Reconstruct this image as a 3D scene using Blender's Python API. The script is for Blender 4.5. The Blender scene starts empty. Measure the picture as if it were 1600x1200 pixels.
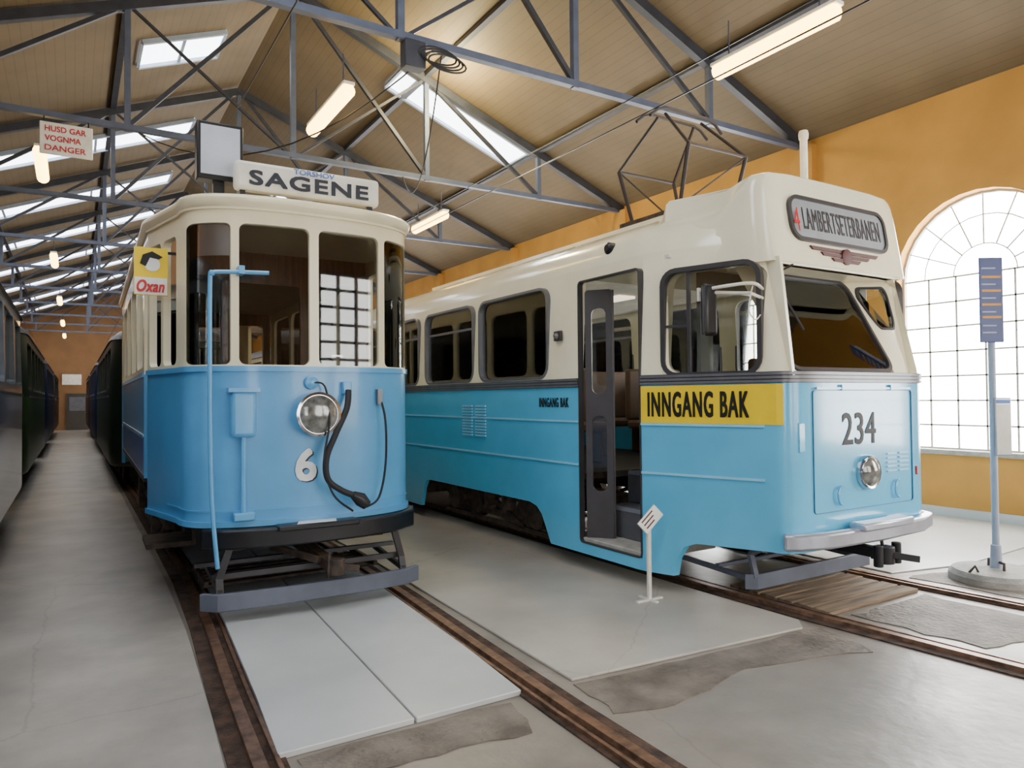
import bpy, bmesh, math, random
from mathutils import Vector, Matrix
random.seed(4)
SC=bpy.context.scene
COL=SC.collection
# ---------------------------------------------------------------- materials
def s2l(c):
    c=c/255.0
    return c/12.92 if c<=0.04045 else ((c+0.055)/1.055)**2.4
def lin(rgb): return (s2l(rgb[0]),s2l(rgb[1]),s2l(rgb[2]),1)
def mat(name,rgb,rough=.5,metal=0,var=.08,scale=6,bump=0,rgb2=None,coat=0,stretch=None,detail=4):
    m=bpy.data.materials.new(name); m.use_nodes=True
    nt=m.node_tree; b=nt.nodes['Principled BSDF']
    b.inputs['Roughness'].default_value=rough; b.inputs['Metallic'].default_value=metal
    b.inputs['Coat Weight'].default_value=coat; b.inputs['Coat Roughness'].default_value=.08
    tc=nt.nodes.new('ShaderNodeTexCoord'); n=nt.nodes.new('ShaderNodeTexNoise')
    n.inputs['Scale'].default_value=scale; n.inputs['Detail'].default_value=detail
    src=tc.outputs['Object']
    if stretch:
        mp=nt.nodes.new('ShaderNodeMapping'); mp.inputs['Scale'].default_value=stretch
        nt.links.new(src,mp.inputs['Vector']); src=mp.outputs['Vector']
    nt.links.new(src,n.inputs['Vector'])
    r=nt.nodes.new('ShaderNodeValToRGB')
    c=lin(rgb)
    if rgb2: c2=lin(rgb2)
    else: c2=tuple(max(0,x*(1-var*2)) for x in c[:3])+(1,)
    r.color_ramp.elements[0].position=.35; r.color_ramp.elements[1].position=.65
    r.color_ramp.elements[0].color=c2; r.color_ramp.elements[1].color=c
    nt.links.new(n.outputs['Fac'],r.inputs['Fac']); nt.links.new(r.outputs['Color'],b.inputs['Base Color'])
    if bump:
        bp=nt.nodes.new('ShaderNodeBump'); bp.inputs['Strength'].default_value=bump; bp.inputs['Distance'].default_value=.02
        n2=nt.nodes.new('ShaderNodeTexNoise'); n2.inputs['Scale'].default_value=scale*6; n2.inputs['Detail'].default_value=6
        nt.links.new(src,n2.inputs['Vector']); nt.links.new(n2.outputs['Fac'],bp.inputs['Height']); nt.links.new(bp.outputs['Normal'],b.inputs['Normal'])
    return m
def grime(m,amt=.75,scale=1.1):
    nt=m.node_tree; b=nt.nodes['Principled BSDF']; old=b.inputs['Base Color'].links[0].from_socket
    tc=nt.nodes.new('ShaderNodeTexCoord')
    n=nt.nodes.new('ShaderNodeTexNoise'); n.inputs['Scale'].default_value=scale; n.inputs['Detail'].default_value=12; n.inputs['Roughness'].default_value=.7
    nt.links.new(tc.outputs['Object'],n.inputs['Vector'])
    mr=nt.nodes.new('ShaderNodeMapRange'); mr.inputs['From Min'].default_value=.35; mr.inputs['From Max'].default_value=.6; mr.inputs['To Min'].default_value=amt
    nt.links.new(n.outputs['Fac'],mr.inputs['Value'])
    mx=nt.nodes.new('ShaderNodeMix'); mx.data_type='RGBA'; mx.blend_type='MULTIPLY'; mx.inputs['Factor'].default_value=1
    nt.links.new(old,mx.inputs['A']); nt.links.new(mr.outputs[0],mx.inputs['B'])
    v=nt.nodes.new('ShaderNodeTexVoronoi'); v.feature='DISTANCE_TO_EDGE'; v.inputs['Scale'].default_value=.5
    ad=nt.nodes.new('ShaderNodeMixRGB'); ad.inputs['Fac'].default_value=.2
    nt.links.new(tc.outputs['Object'],ad.inputs['Color1']); nt.links.new(n.outputs['Color'],ad.inputs['Color2']); nt.links.new(ad.outputs[0],v.inputs['Vector'])
    m2=nt.nodes.new('ShaderNodeMapRange'); m2.inputs['From Max'].default_value=.004; m2.inputs['To Min'].default_value=.8
    nt.links.new(v.outputs['Distance'],m2.inputs['Value'])
    mx2=nt.nodes.new('ShaderNodeMix'); mx2.data_type='RGBA'; mx2.blend_type='MULTIPLY'; mx2.inputs['Factor'].default_value=1
    nt.links.new(mx.outputs['Result'],mx2.inputs['A']); nt.links.new(m2.outputs[0],mx2.inputs['B'])
    nt.links.new(mx2.outputs['Result'],b.inputs['Base Color'])
    r2=nt.nodes.new('ShaderNodeMapRange'); r2.inputs['To Min'].default_value=.2; r2.inputs['To Max'].default_value=.6
    nt.links.new(n.outputs['Fac'],r2.inputs['Value']); nt.links.new(r2.outputs[0],b.inputs['Roughness'])
    return m
def emis(name,rgb,st):
    m=bpy.data.materials.new(name); m.use_nodes=True; nt=m.node_tree
    b=nt.nodes['Principled BSDF']; b.inputs['Base Color'].default_value=lin(rgb)
    b.inputs['Emission Color'].default_value=lin(rgb); b.inputs['Emission Strength'].default_value=st
    return m
def glassm(name,tint=.6,ior=1.5,col=None):
    m=bpy.data.materials.new(name); m.use_nodes=True; nt=m.node_tree
    for n in list(nt.nodes): nt.nodes.remove(n)
    o=nt.nodes.new('ShaderNodeOutputMaterial'); mx=nt.nodes.new('ShaderNodeMixShader')
    t=nt.nodes.new('ShaderNodeBsdfTransparent'); t.inputs['Color'].default_value=col or (tint,tint,tint*.97,1)
    g=nt.nodes.new('ShaderNodeBsdfGlossy'); g.inputs['Roughness'].default_value=.02; g.inputs['Color'].default_value=(.95,.97,1,1)
    f=nt.nodes.new('ShaderNodeFresnel'); f.inputs['IOR'].default_value=ior
    nt.links.new(f.outputs[0],mx.inputs[0]); nt.links.new(t.outputs[0],mx.inputs[1]); nt.links.new(g.outputs[0],mx.inputs[2])
    nt.links.new(mx.outputs[0],o.inputs[0]); return m
M_blue1=mat('tram_blue_paint',(96,172,224),.3,var=.05,scale=3,coat=.3)
M_blue2=mat('tram_sky_paint',(94,190,232),.22,var=.03,scale=3,coat=.4)
M_blue2l=mat('tram_sky_rib',(150,214,240),.25,var=.03)
M_seam=mat('hatch_seam_blue',(52,116,150),.5)
M_dblue=mat('tram_deep_blue',(50,90,160),.3,var=.1)
M_cream=mat('cream_paint',(250,238,200),.3,var=.04,scale=3,coat=.3)
M_cream2=mat('cream_paint_b',(255,247,214),.18,var=.03,scale=3,coat=.5)
M_grey=mat('grey_trim',(112,112,116),.35,metal=.3)
M_dgrey=mat('dark_grey_trim',(66,64,66),.4,metal=.2)
M_lgrey=mat('light_grey_paint',(160,172,190),.45)
M_mun=mat('window_iron',(170,168,160),.6)
M_plow=mat('guard_grey_blue',(104,110,124),.5)
M_dark=mat('dark_interior',(66,60,52),.6)
M_inner=mat('interior_beige',(140,130,108),.5)
M_olive=mat('interior_olive',(92,94,84),.5)
M_black=mat('black_paint',(24,24,28),.4,var=.2)
M_rub=mat('black_rubber',(30,30,32),.6)
M_iron=mat('rusty_iron',(84,70,60),.65,metal=.2,var=.3,scale=12,bump=.3)
M_rail=mat('rail_steel',(146,112,88),.4,metal=.5,var=.3,scale=14)
M_flange=mat('flangeway_rust',(88,66,52),.9,var=.35,scale=10,bump=.6)
M_silver=mat('silver_metal',(190,194,206),.3,metal=.6)
M_chrome=mat('chrome',(200,200,205),.15,metal=1,var=.02)
M_lens=mat('lamp_lens',(150,152,148),.12,metal=.4,var=.3,scale=20)
M_white=mat('white_board',(240,236,222),.4)
M_wood=mat('varnished_wood',(104,62,38),.35,var=.3,scale=5,stretch=(6,6,.6))
M_redw=mat('red_wood',(130,46,38),.4,var=.2)
M_yel=mat('yellow_panel',(250,214,20),.35,var=.02)
M_red=mat('red_paint',(200,34,34),.4)
M_ink=mat('black_lettering',(14,14,14),.6)
M_wht=mat('white_lettering',(245,245,245),.4)
M_nblue=mat('dark_grey_lettering',(40,44,54),.5)
M_bluet=mat('blue_lettering',(90,130,200),.4)
M_bronze=mat('maroon_emblem',(84,30,24),.6,var=.05)
M_dest=mat('destination_blind',(152,158,162),.4,var=.05)
M_panelw=mat('frosted_panel',(196,204,214),.4,var=.05)
M_truss=mat('truss_paint',(54,56,64),.5,var=.15)
M_trussl=mat('truss_paint_light',(82,90,108),.5,var=.1)
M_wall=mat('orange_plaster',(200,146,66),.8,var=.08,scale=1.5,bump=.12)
M_wallb=mat('orange_plaster_shaded',(134,98,62),.8,var=.08,scale=1.5)  # same plaster in a darker copy, dim light painted into the colour
M_floor=grime(mat('concrete_rough',(152,144,134),.5,scale=1.6,bump=.25,rgb2=(126,118,108),detail=8),.80,1.4)
M_floord=mat('concrete_dark',(128,119,108),.65,scale=4,bump=.7,rgb2=(92,84,75),detail=10)
M_slab=grime(mat('painted_floor',(190,184,172),.28,scale=1.2,bump=.06,rgb2=(170,164,153),detail=8),.84,1.3)
M_aisle=grime(mat('painted_aisle',(182,176,166),.28,scale=1.6,bump=.08,rgb2=(156,150,141),detail=10),.76,1.2)
M_slab2=mat('painted_panel',(206,207,204),.28,scale=1.2,bump=.04,rgb2=(188,190,187),detail=8)
M_plank=mat('old_planks',(146,124,98),.8,var=.3,scale=4,stretch=(.6,6,6),bump=.4)
M_conc=mat('cast_concrete',(176,173,165),.8,var=.12,scale=10,bump=.4)
M_seat=mat('seat_brown',(104,78,58),.6)
M_green=mat('green_paint',(58,84,50),.35)
M_dgreen=mat('dark_green_paint',(36,52,44),.4)
M_brown=mat('brown_paint',(70,48,38),.4)
M_navy=mat('navy_paint',(32,42,72),.4)
M_flag=mat('flag_navy',(46,62,120),.4)
M_pale=mat('pale_blue_paint',(140,168,206),.2,coat=.6)
M_pale2=mat('pale_grey_paint',(140,152,164),.2,coat=.6)
M_glass=glassm('tram_glass',.86,1.55)
M_glassd=glassm('tram_glass_dark',.35,1.7)
E_win=emis('daylight_glazing',(250,250,250),24.0)
E_gate=emis('gate_glazing',(250,248,244),12)
E_sky=emis('skylight_glazing',(240,246,255),8)
E_tube=emis('fluorescent_tube',(255,206,100),14)
E_int=emis('cabin_fill_panel',(255,240,210),1.6)  # glow for the added fill strips in the cabin
def ceil_mat():
    m=mat('ceiling_boards',(106,90,64),.7,var=.08,scale=1.2,bump=0)
    nt=m.node_tree; b=nt.nodes['Principled BSDF']
    tc=nt.nodes.new('ShaderNodeTexCoord'); sp=nt.nodes.new('ShaderNodeSeparateXYZ'); nt.links.new(tc.outputs['Object'],sp.inputs[0])
    mu=nt.nodes.new('ShaderNodeMath'); mu.operation='MULTIPLY'; mu.inputs[1].default_value=7.5; nt.links.new(sp.outputs['X'],mu.inputs[0])
    fr=nt.nodes.new('ShaderNodeMath'); fr.operation='FRACT'; nt.links.new(mu.outputs[0],fr.inputs[0])
    gt=nt.nodes.new('ShaderNodeMath'); gt.operation='GREATER_THAN'; gt.inputs[1].default_value=.10; nt.links.new(fr.outputs[0],gt.inputs[0])
    bp=nt.nodes.new('ShaderNodeBump'); bp.inputs['Strength'].default_value=.2; bp.inputs['Distance'].default_value=.01
    nt.links.new(gt.outputs[0],bp.inputs['Height']); nt.links.new(bp.outputs['Normal'],b.inputs['Normal'])
    old=b.inputs['Base Color'].links[0].from_socket
    mx=nt.nodes.new('ShaderNodeMix'); mx.data_type='RGBA'; mx.blend_type='MULTIPLY'; mx.inputs['Factor'].default_value=1
    mr=nt.nodes.new('ShaderNodeMapRange'); mr.inputs['To Min'].default_value=.80; nt.links.new(gt.outputs[0],mr.inputs['Value'])
    nt.links.new(old,mx.inputs['A']); nt.links.new(mr.outputs[0],mx.inputs['B']); nt.links.new(mx.outputs['Result'],b.inputs['Base Color'])
    return m
M_ceil=ceil_mat()
# ---------------------------------------------------------------- mesh builder
def rrect(x0,x1,z0,z1,r=.05,seg=5):
    out=[]
    for cx,cz,a0 in ((x1-r,z0+r,-90),(x1-r,z1-r,0),(x0+r,z1-r,90),(x0+r,z0+r,180)):
        for i in range(seg+1):
            a=math.radians(a0+90*i/seg); out.append((cx+r*math.cos(a),cz+r*math.sin(a)))
    return out
class MB:
    def __init__(s,M=None): s.v=[];s.f=[];s.M=M
    def add(s,vs,fs):
        n=len(s.v)
        for p in vs:
            p=Vector(p); s.v.append(s.M@p if s.M else p)
        for f in fs: s.f.append([i+n for i in f])
        return s
    def box(s,x0,x1,y0,y1,z0,z1):
        return s.add([(x0,y0,z0),(x1,y0,z0),(x1,y1,z0),(x0,y1,z0),(x0,y0,z1),(x1,y0,z1),(x1,y1,z1),(x0,y1,z1)],
          [(0,3,2,1),(4,5,6,7),(0,1,5,4),(1,2,6,5),(2,3,7,6),(3,0,4,7)])
    def loft(s,rings,caps=True,cyc=False):
        n=len(rings[0]); vs=[p for r in rings for p in r]; fs=[]
        m=len(rings)
        for k in range(m if cyc else m-1):
            a=k*n;b=((k+1)%m)*n
            for i in range(n):
                j=(i+1)%n; fs.append((a+i,a+j,b+j,b+i))
        if caps and not cyc:
            fs.append(tuple(range(n))[::-1]); fs.append(tuple(range((m-1)*n,m*n)))
        return s.add(vs,fs)
    @staticmethod
    def ax(poly,axis,a):
        if axis=='x': return [(a,u,v) for u,v in poly]
        if axis=='y': return [(u,a,v) for u,v in poly]
        return [(u,v,a) for u,v in poly]
    def prism(s,poly,axis,a,b): return s.loft([s.ax(poly,axis,a),s.ax(poly,axis,b)])
    def ring(s,po,pi,axis,a,b):
        return s.loft([s.ax(po,axis,a),s.ax(po,axis,b),s.ax(pi,axis,b),s.ax(pi,axis,a)],cyc=True)
    def wframe(s,x0,x1,z0,z1,r,t,axis,a,b):
        return s.ring(rrect(x0-t,x1+t,z0-t,z1+t,r+t),rrect(x0+.002,x1-.002,z0+.002,z1-.002,r),axis,a,b)
    def tube(s,pts,r,seg=8,closed=False):
        pts=[Vector(p) for p in pts]; rings=[]; n=len(pts)
        up=Vector((0,0,1))
        for i,p in enumerate(pts):
            if closed: d=(pts[(i+1)%n]-pts[i-1])
            else: d=(pts[min(i+1,n-1)]-pts[max(i-1,0)])
            d.normalize()
            u=up if abs(d.dot(up))<.95 else Vector((1,0,0))
            if i and abs(d.dot(prev))<.999 : u=prev
            a=d.cross(u).normalized(); b=a.cross(d).normalized(); prev=b
            rr=r[i] if isinstance(r,(list,tuple)) else r
            rings.append([p+a*rr*math.cos(2*math.pi*k/seg)+b*rr*math.sin(2*math.pi*k/seg) for k in range(seg)])
        return s.loft(rings,cyc=closed)
    def bar(s,p0,p1,w,h):
        p0=Vector(p0);p1=Vector(p1);d=(p1-p0).normalized()
        side=Vector((0,1,0)) if abs(d.y)<.9 else Vector((1,0,0))
        side=(side-d*side.dot(d)).normalized(); up=d.cross(side)
        c=lambda p:[p+side*w/2+up*h/2,p-side*w/2+up*h/2,p-side*w/2-up*h/2,p+side*w/2-up*h/2]
        return s.loft([c(p0),c(p1)])
    def disc(s,c,axis,prof,seg=28):
        rings=[]
        for o,r in prof:
            rg=[]
            for k in range(seg):
                a=2*math.pi*k/seg;u=r*math.cos(a);v=r*math.sin(a)
                if axis=='x': rg.append((c[0]+o,c[1]+u,c[2]+v))
                elif axis=='y': rg.append((c[0]+u,c[1]+o,c[2]+v))
                else: rg.append((c[0]+u,c[1]+v,c[2]+o))
            rings.append(rg)
        return s.loft(rings)
    def band(s,pts,z0,z1,t,tin=.01):
        n=len(pts); outs=[];ins=[]
        for i in range(n):
            a=Vector(pts[max(i-1,0)][:2]);b=Vector(pts[min(i+1,n-1)][:2]);d=(b-a).normalized()
            nn=Vector((d.y,-d.x)); p=Vector(pts[i][:2]); outs.append(p+nn*t); ins.append(p-nn*tin)
        rings=[[(o.x,o.y,z0),(o.x,o.y,z1),(q.x,q.y,z1),(q.x,q.y,z0)] for o,q in zip(outs,ins)]
        return s.loft(rings)
    def build(s,name,m,parent=None,bevel=0,smooth=35,recalc=True,label=None,seg=2):
        me=bpy.data.meshes.new(name); me.from_pydata([tuple(v) for v in s.v],[],s.f); me.update()
        if recalc:
            bm=bmesh.new(); bm.from_mesh(me); bmesh.ops.recalc_face_normals(bm,faces=bm.faces); bm.to_mesh(me); bm.free()
        o=bpy.data.objects.new(name,me); COL.objects.link(o); me.materials.append(m)
        if parent: o.parent=parent
        if bevel:
            bv=o.modifiers.new('bevel','BEVEL'); bv.width=bevel; bv.segments=seg; bv.limit_method='ANGLE'; bv.angle_limit=math.radians(40)
        finish(me,smooth)
        if label: o['label']=label
        return o
def finish(me,ang):
    if ang:
        me.polygons.foreach_set('use_smooth',[True]*len(me.polygons))
        try: me.set_sharp_from_angle(angle=math.radians(ang))
        except Exception: pass
def cut(o,cb,ang=35):
    me=bpy.data.meshes.new('cut'); me.from_pydata([tuple(v) for v in cb.v],[],cb.f)
    bm=bmesh.new(); bm.from_mesh(me); bmesh.ops.recalc_face_normals(bm,faces=bm.faces); bm.to_mesh(me); bm.free()
    c=bpy.data.objects.new('cut',me); COL.objects.link(c); c.matrix_world=Matrix.Identity(4)
    par=o.parent; o.parent=None
    md=o.modifiers.new('b','BOOLEAN'); md.operation='DIFFERENCE'; md.object=c; md.solver='EXACT'; md.use_self=False
    bpy.context.view_layer.update()
    dg=bpy.context.evaluated_depsgraph_get()
    nm=bpy.data.meshes.new_from_object(o.evaluated_get(dg)); old=o.data
    o.modifiers.remove(md); nm.name=old.name+'_m'; o.data=nm; bpy.data.meshes.remove(old)
    bpy.data.objects.remove(c); o.parent=par
    finish(nm,ang); return o
def top(name,label,cat,loc=(0,0,0),rz=0,group=None,kind=None):
    e=bpy.data.objects.new(name,None); COL.objects.link(e); e.location=loc; e.rotation_euler=(0,0,rz); e.empty_display_size=.2
    e['label']=label; e['category']=cat
    if group: e['group']=group
    if kind: e['kind']=kind
    return e
def tag(o,label,cat,group=None):
    o['label']=label;o['category']=cat
    if group:o['group']=group
    return o
def struct(o,label=None):
    o['kind']='structure'
    if label:o['label']=label
    return o
def text(name,s,org,xd,up,w,h,m,parent=None,depth=.004,bold=0,label=None,slant=0,space=1.0):
    cu=bpy.data.curves.new('t','FONT'); cu.body=s; cu.size=1; cu.extrude=.5; cu.resolution_u=3; cu.space_character=space
    t=bpy.data.objects.new('t',cu); COL.objects.link(t); bpy.context.view_layer.update()
    dg=bpy.context.evaluated_depsgraph_get(); me0=bpy.data.meshes.new_from_object(t.evaluated_get(dg))
    bpy.data.objects.remove(t)
    xs=[v.co.x for v in me0.vertices];ys=[v.co.y for v in me0.vertices]
    x0,x1,y0,y1=min(xs),max(xs),min(ys),max(ys)
    org=Vector(org);xd=Vector(xd).normalized();up=Vector(up).normalized();n=xd.cross(up)
    w-=2*bold;h-=2*bold
    offs=[(0,0)] if not bold else [(-bold,-bold),(bold,-bold),(-bold,bold),(bold,bold),(0,0),(0,bold),(0,-bold),(bold,0),(-bold,0)]
    vs=[];fs=[]; pf=[tuple(p.vertices) for p in me0.polygons]
    for k,(ox,oy) in enumerate(offs):
        b=len(vs)
        for v in me0.vertices:
            c=v.co; fy=(c.y-y0)/(y1-y0)
            vs.append(org+xd*((c.x-x0)/(x1-x0)*w+bold+ox+slant*fy*h)+up*(fy*h+bold+oy)+n*((c.z+.5)*(depth+k*.00005)))
        fs+=[tuple(i+b for i in f) for f in pf]
    me=bpy.data.meshes.new(name); me.from_pydata([tuple(v) for v in vs],[],fs); me.update(); me.materials.append(m)
    bpy.data.meshes.remove(me0)
    o=bpy.data.objects.new(name,me); COL.objects.link(o)
    if parent:o.parent=parent
    if label:o['label']=label
    return o
def copytree(e,dloc,group=None,label=None):
    n=e.copy(); COL.objects.link(n); n.location=e.location+Vector(dloc)
    for c in e.children:
        k=c.copy(); COL.objects.link(k); k.parent=n
    if group:n['group']=group
    if label:n['label']=label
    return n
def smooth_pts(p,n=6):
    p=[Vector(q) for q in p]; out=[]
    for i in range(len(p)-1):
        a=p[max(i-1,0)];b=p[i];c=p[i+1];d=p[min(i+2,len(p)-1)]
        for k in range(n):
            t_=k/n; out.append(.5*((2*b)+(c-a)*t_+(2*a-5*b+4*c-d)*t_*t_+(3*b-a-3*c+d)*t_**3))
    out.append(p[-1]); return out
# ---------------------------------------------------------------- room
WL,WR,Y0,Y1,EAVE,RX,RZ=-3.9,9.9,-5.0,48.0,5.65,3.0,8.37
o=struct(MB().box(WL-.4,WR+.4,Y0-.4,Y1+.4,-.2,0).build('floor',M_floor,smooth=0),'grey worn concrete hall floor')
ce=MB()
for sx,xe in ((-1,WL-.4),(1,WR+.4)):
    ze=RZ-.394*abs(xe-RX)
    p=[(RX,RZ),(xe,ze),(xe,ze+.15),(RX,RZ+.15)]
    ce.prism(p,'y',Y0-.4,Y1+.4)
struct(ce.build('ceiling',M_ceil,smooth=0),'sloping timber board ceiling')
gable=[(WL-.4,0),(WR+.4,0),(WR+.4,5.5),(RX,RZ),(WL-.4,5.5)]
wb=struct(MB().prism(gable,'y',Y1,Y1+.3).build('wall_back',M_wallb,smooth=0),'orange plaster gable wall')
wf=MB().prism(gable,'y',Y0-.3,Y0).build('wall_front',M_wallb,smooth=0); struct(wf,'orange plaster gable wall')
wl=MB().box(WL-.4,WL,Y0,Y1,0,EAVE+.05).build('wall_left',M_wallb,smooth=0); struct(wl,'orange plaster side wall')
wr=MB().box(WR,WR+.4,Y0,Y1,0,EAVE+.05).build('wall_right',M_wall,smooth=0); struct(wr,'orange plaster side wall')
def archpoly(c,hw,z0,zs,seg=16):
    out=[(c-hw,z0),(c+hw,z0)]
    for i in range(seg+1):
        a=math.pi*i/seg; out.append((c+hw*math.cos(a),zs+hw*math.sin(a)))
    return out
cb=MB(); wins=[4.6+4.4*i for i in range(-1,10)]
for c in wins: cb.prism(archpoly(c,1.06,.87,3.2),'x',WR-.2,WR+.6)
cut(wr,cb,0)
wn=1
def arch_window(c,hw,z0,zs,idx):
    f=MB(); x0,x1=WR+.17,WR+.19
    f.ring(archpoly(c,hw,z0,zs),archpoly(c,hw-.03,z0+.03,zs),'x',WR+.15,WR+.21)
    n=6
    for i in range(1,n):
        y=c-hw+2*hw*i/n; zt=zs+math.sqrt(max(0,hw*hw-(y-c)**2))
        f.box(x0,x1,y-.011,y+.011,z0,min(zt,zs))
    for k in range(1,8):
        z=z0+(zs-z0)*k/7; f.box(x0,x1,c-hw,c+hw,z-.011,z+.011)
    for rr in (.36,.72):
        f.tube([(WR+.18,c+rr*hw*math.cos(math.pi*i/14),zs+rr*hw*math.sin(math.pi*i/14)) for i in range(15)],.009,6)
    for i in range(1,8):
        a=math.pi*i/8; f.bar((WR+.18,c+.36*hw*math.cos(a),zs+.36*hw*math.sin(a)),(WR+.18,c+hw*math.cos(a),zs+hw*math.sin(a)),.016,.016)
    fr=f.build('window_%d'%idx,M_mun,smooth=0); struct(fr,'tall arched cast-iron grid window')
    MB().prism(archpoly(c,hw,z0,zs),'x',WR+.24,WR+.26).build('window_pane',E_win,fr,smooth=0)
    MB().box(WR-.06,WR+.24,c-hw-.05,c+hw+.05,z0-.05,z0+.01).build('window_sill',M_conc,fr,smooth=0)
    return fr
for c in wins[:5]:
    arch_window(c,1.06,.87,3.2,wn); wn+=1
for c in wins[5:]:
    fr=MB().ring(archpoly(c,1.06,.87,3.2),archpoly(c,1.0,.93,3.2),'x',WR+.14,WR+.22).build('window_%d'%wn,M_mun,smooth=0); struct(fr,'tall arched window'); wn+=1
    MB().prism(archpoly(c,1.06,.87,3.2),'x',WR+.24,WR+.26).build('window_pane',E_win,fr,smooth=0)
for gx,hw in ((-2.2,1.4),(3.9,1.15),(7.1,1.5)):
    f=MB(); f.ring(rrect(gx-hw,gx+hw,.9,4.7,.02),rrect(gx-hw+.08,gx+hw-.08,.98,4.62,.02),'y',Y0,Y0+.1)
    for i in range(1,6): x=gx-hw+2*hw*i/6; f.box(x-.04,x+.04,Y0+.01,Y0+.08,.9,4.7)
    for i in range(1,9): z=.9+3.8*i/9; f.box(gx-hw,gx+hw,Y0+.01,Y0+.08,z-.035,z+.035)
    fr=f.build('window_%d'%wn,M_truss,smooth=0); struct(fr,'large gridded window'); wn+=1
    MB().box(gx-hw+.02,gx+hw-.02,Y0+.002,Y0+.03,.92,4.68).build('window_pane',E_gate,fr,smooth=0)
def skylight(xa,xb,ya,yb,nb):
    global wn
    def z(x,o): return RZ-.394*abs(x-RX)-o
    f=MB()
    for y in (ya,yb): f.bar((xa,y,z(xa,.05)),(xb,y,z(xb,.05)),.06,.08)
    for i in range(nb+1):
        x=xa+(xb-xa)*i/nb; f.bar((x,ya,z(x,.05)),(x,yb,z(x,.05)),.05,.05)
    fr=f.build('window_%d'%wn,M_lgrey,smooth=0); struct(fr,'bright roof skylight strip'); wn+=1
    MB().prism([(xa,z(xa,.03)),(xb,z(xb,.03)),(xb,z(xb,.01)),(xa,z(xa,.01))],'y',ya,yb).build('window_pane',E_sky,fr,smooth=0)
skylight(.95,2.25,13.0,14.0,2)
for y in (.4,4.8): skylight(-3.5,2.35,y-.6,y+.65,3)  # out of view, added to light the tram sides from the upper left
for y in (18.05,22.45,26.85,31.25,35.65,40.05,44.45): skylight(-3.5,2.35,y-.5,y+.5,3)
skylight(5.0,7.7,11.72,12.55,1)
skylight(5.0,7.7,2.6,3.8,2)
for y in (20.6,29.4,38.2): skylight(4.4,7.4,y-.5,y+.5,2)
for i,y in enumerate([2.7+4.4*k for k in range(10)]):
    struct(MB().box(WR-.13,WR,y-.22,y+.22,0,5.55).build('trim_%d'%(i+1),M_wall,smooth=0),'orange wall pilaster')
struct(MB().box(WR-.03,WR,Y0,Y1,0,.12).build('baseboard_right',M_slab2,smooth=0))
dr=MB().box(-.35,.75,Y1-.06,Y1,0,2.1).build('door_1',M_dark,smooth=0); struct(dr,'dark end wall door')
MB().box(-.2,.6,Y1-.08,Y1-.05,1.1,1.9).build('door_panel',M_grey,dr)
MB().disc((.62,Y1-.1,1.0),'y',[(0,.03),(.04,.03)],10).build('door_handle',M_silver,dr)
po=MB().box(-.55,.4,Y1-.05,Y1-.003,2.6,3.2).build('notice_board',M_white,smooth=0); tag(po,'pale rectangular notice board on the end wall','notice board')
# ---------------------------------------------------------------- floor panels and rails
def poly_slab(name,pts,z0,z1,m,label,cat='floor panel',bev=.006):
    o=MB().prism(pts,'z',z0,z1).build(name,m,smooth=0,bevel=bev); return tag(o,label,cat)
def jag(pts,n=6,amp=.05):
    out=[]
    for i,p in enumerate(pts):
        q=pts[(i+1)%len(pts)]
        for k in range(n):
            t=k/n; out.append((p[0]+(q[0]-p[0])*t+random.uniform(-amp,amp),p[1]+(q[1]-p[1])*t+random.uniform(-amp,amp)))
    return out
poly_slab('floor_panel',[(.785,3.3),(1.45,3.3),(1.55,5.5),(1.6,8),(1.6,14),(1.0,14),(1.0,7),(.93,5.5),(.84,4)],0,.032,M_slab2,'pale grey painted floor panel between the rails')
poly_slab('floor_panel',[(1.462,3.3),(2.08,3.3),(2.14,4),(2.22,5.5),(2.28,7),(2.28,14),(1.612,14),(1.612,8),(1.562,5.5)],0,.032,M_slab2,'pale grey painted floor panel between the rails')
poly_slab('floor_panel',[(2.42,3.3),(3.2,3.24),(4.3,3.16),(4.42,3.28),(4.4,4),(4.4,20),(2.56,20),(2.56,7),(2.5,5.5)],0,.018,M_slab,'light grey painted concrete walkway slab between two tracks')
poly_slab('floor_panel',[(-3.85,-3),(.40,-3),(.50,2),(.55,3),(.61,4),(.68,5.5),(.71,7),(.71,47.5),(-3.85,47.5)],0,.014,M_aisle,'light grey painted aisle floor with fine cracks')
poly_slab('floor_panel',[(6.3,3.7),(7.2,3.5),(9.8,3.6),(9.8,40),(6.3,40)],0,.014,M_slab2,'pale painted floor slab by the arched windows')
poly_slab('concrete_patch',jag([(.86,2.95),(1.3,2.98),(1.9,2.9),(1.98,3.26),(.86,3.26)],5,.02),0,.006,M_floord,'rough broken concrete strip','concrete patch',0)
poly_slab('concrete_patch',jag([(2.36,2.85),(2.7,2.75),(3.4,2.9),(4.3,2.65),(4.42,3.12),(3.2,3.2),(2.42,3.26)],5,.02),0,.006,M_floord,'rough broken concrete strip','concrete patch',0)
poly_slab('concrete_patch',jag([(4.95,2.3),(5.85,2.05),(5.85,3.15),(4.85,3.15)],7,.03),0,.006,M_floord,'dark rough concrete between rails','concrete patch',0)
poly_slab('concrete_patch',jag([(6.4,2.3),(7.6,2.0),(8.2,3.0),(7.0,3.42),(6.3,3.55)],7,.03),0,.006,M_floord,'dark rough concrete beside the stop post','concrete patch',0)
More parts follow.
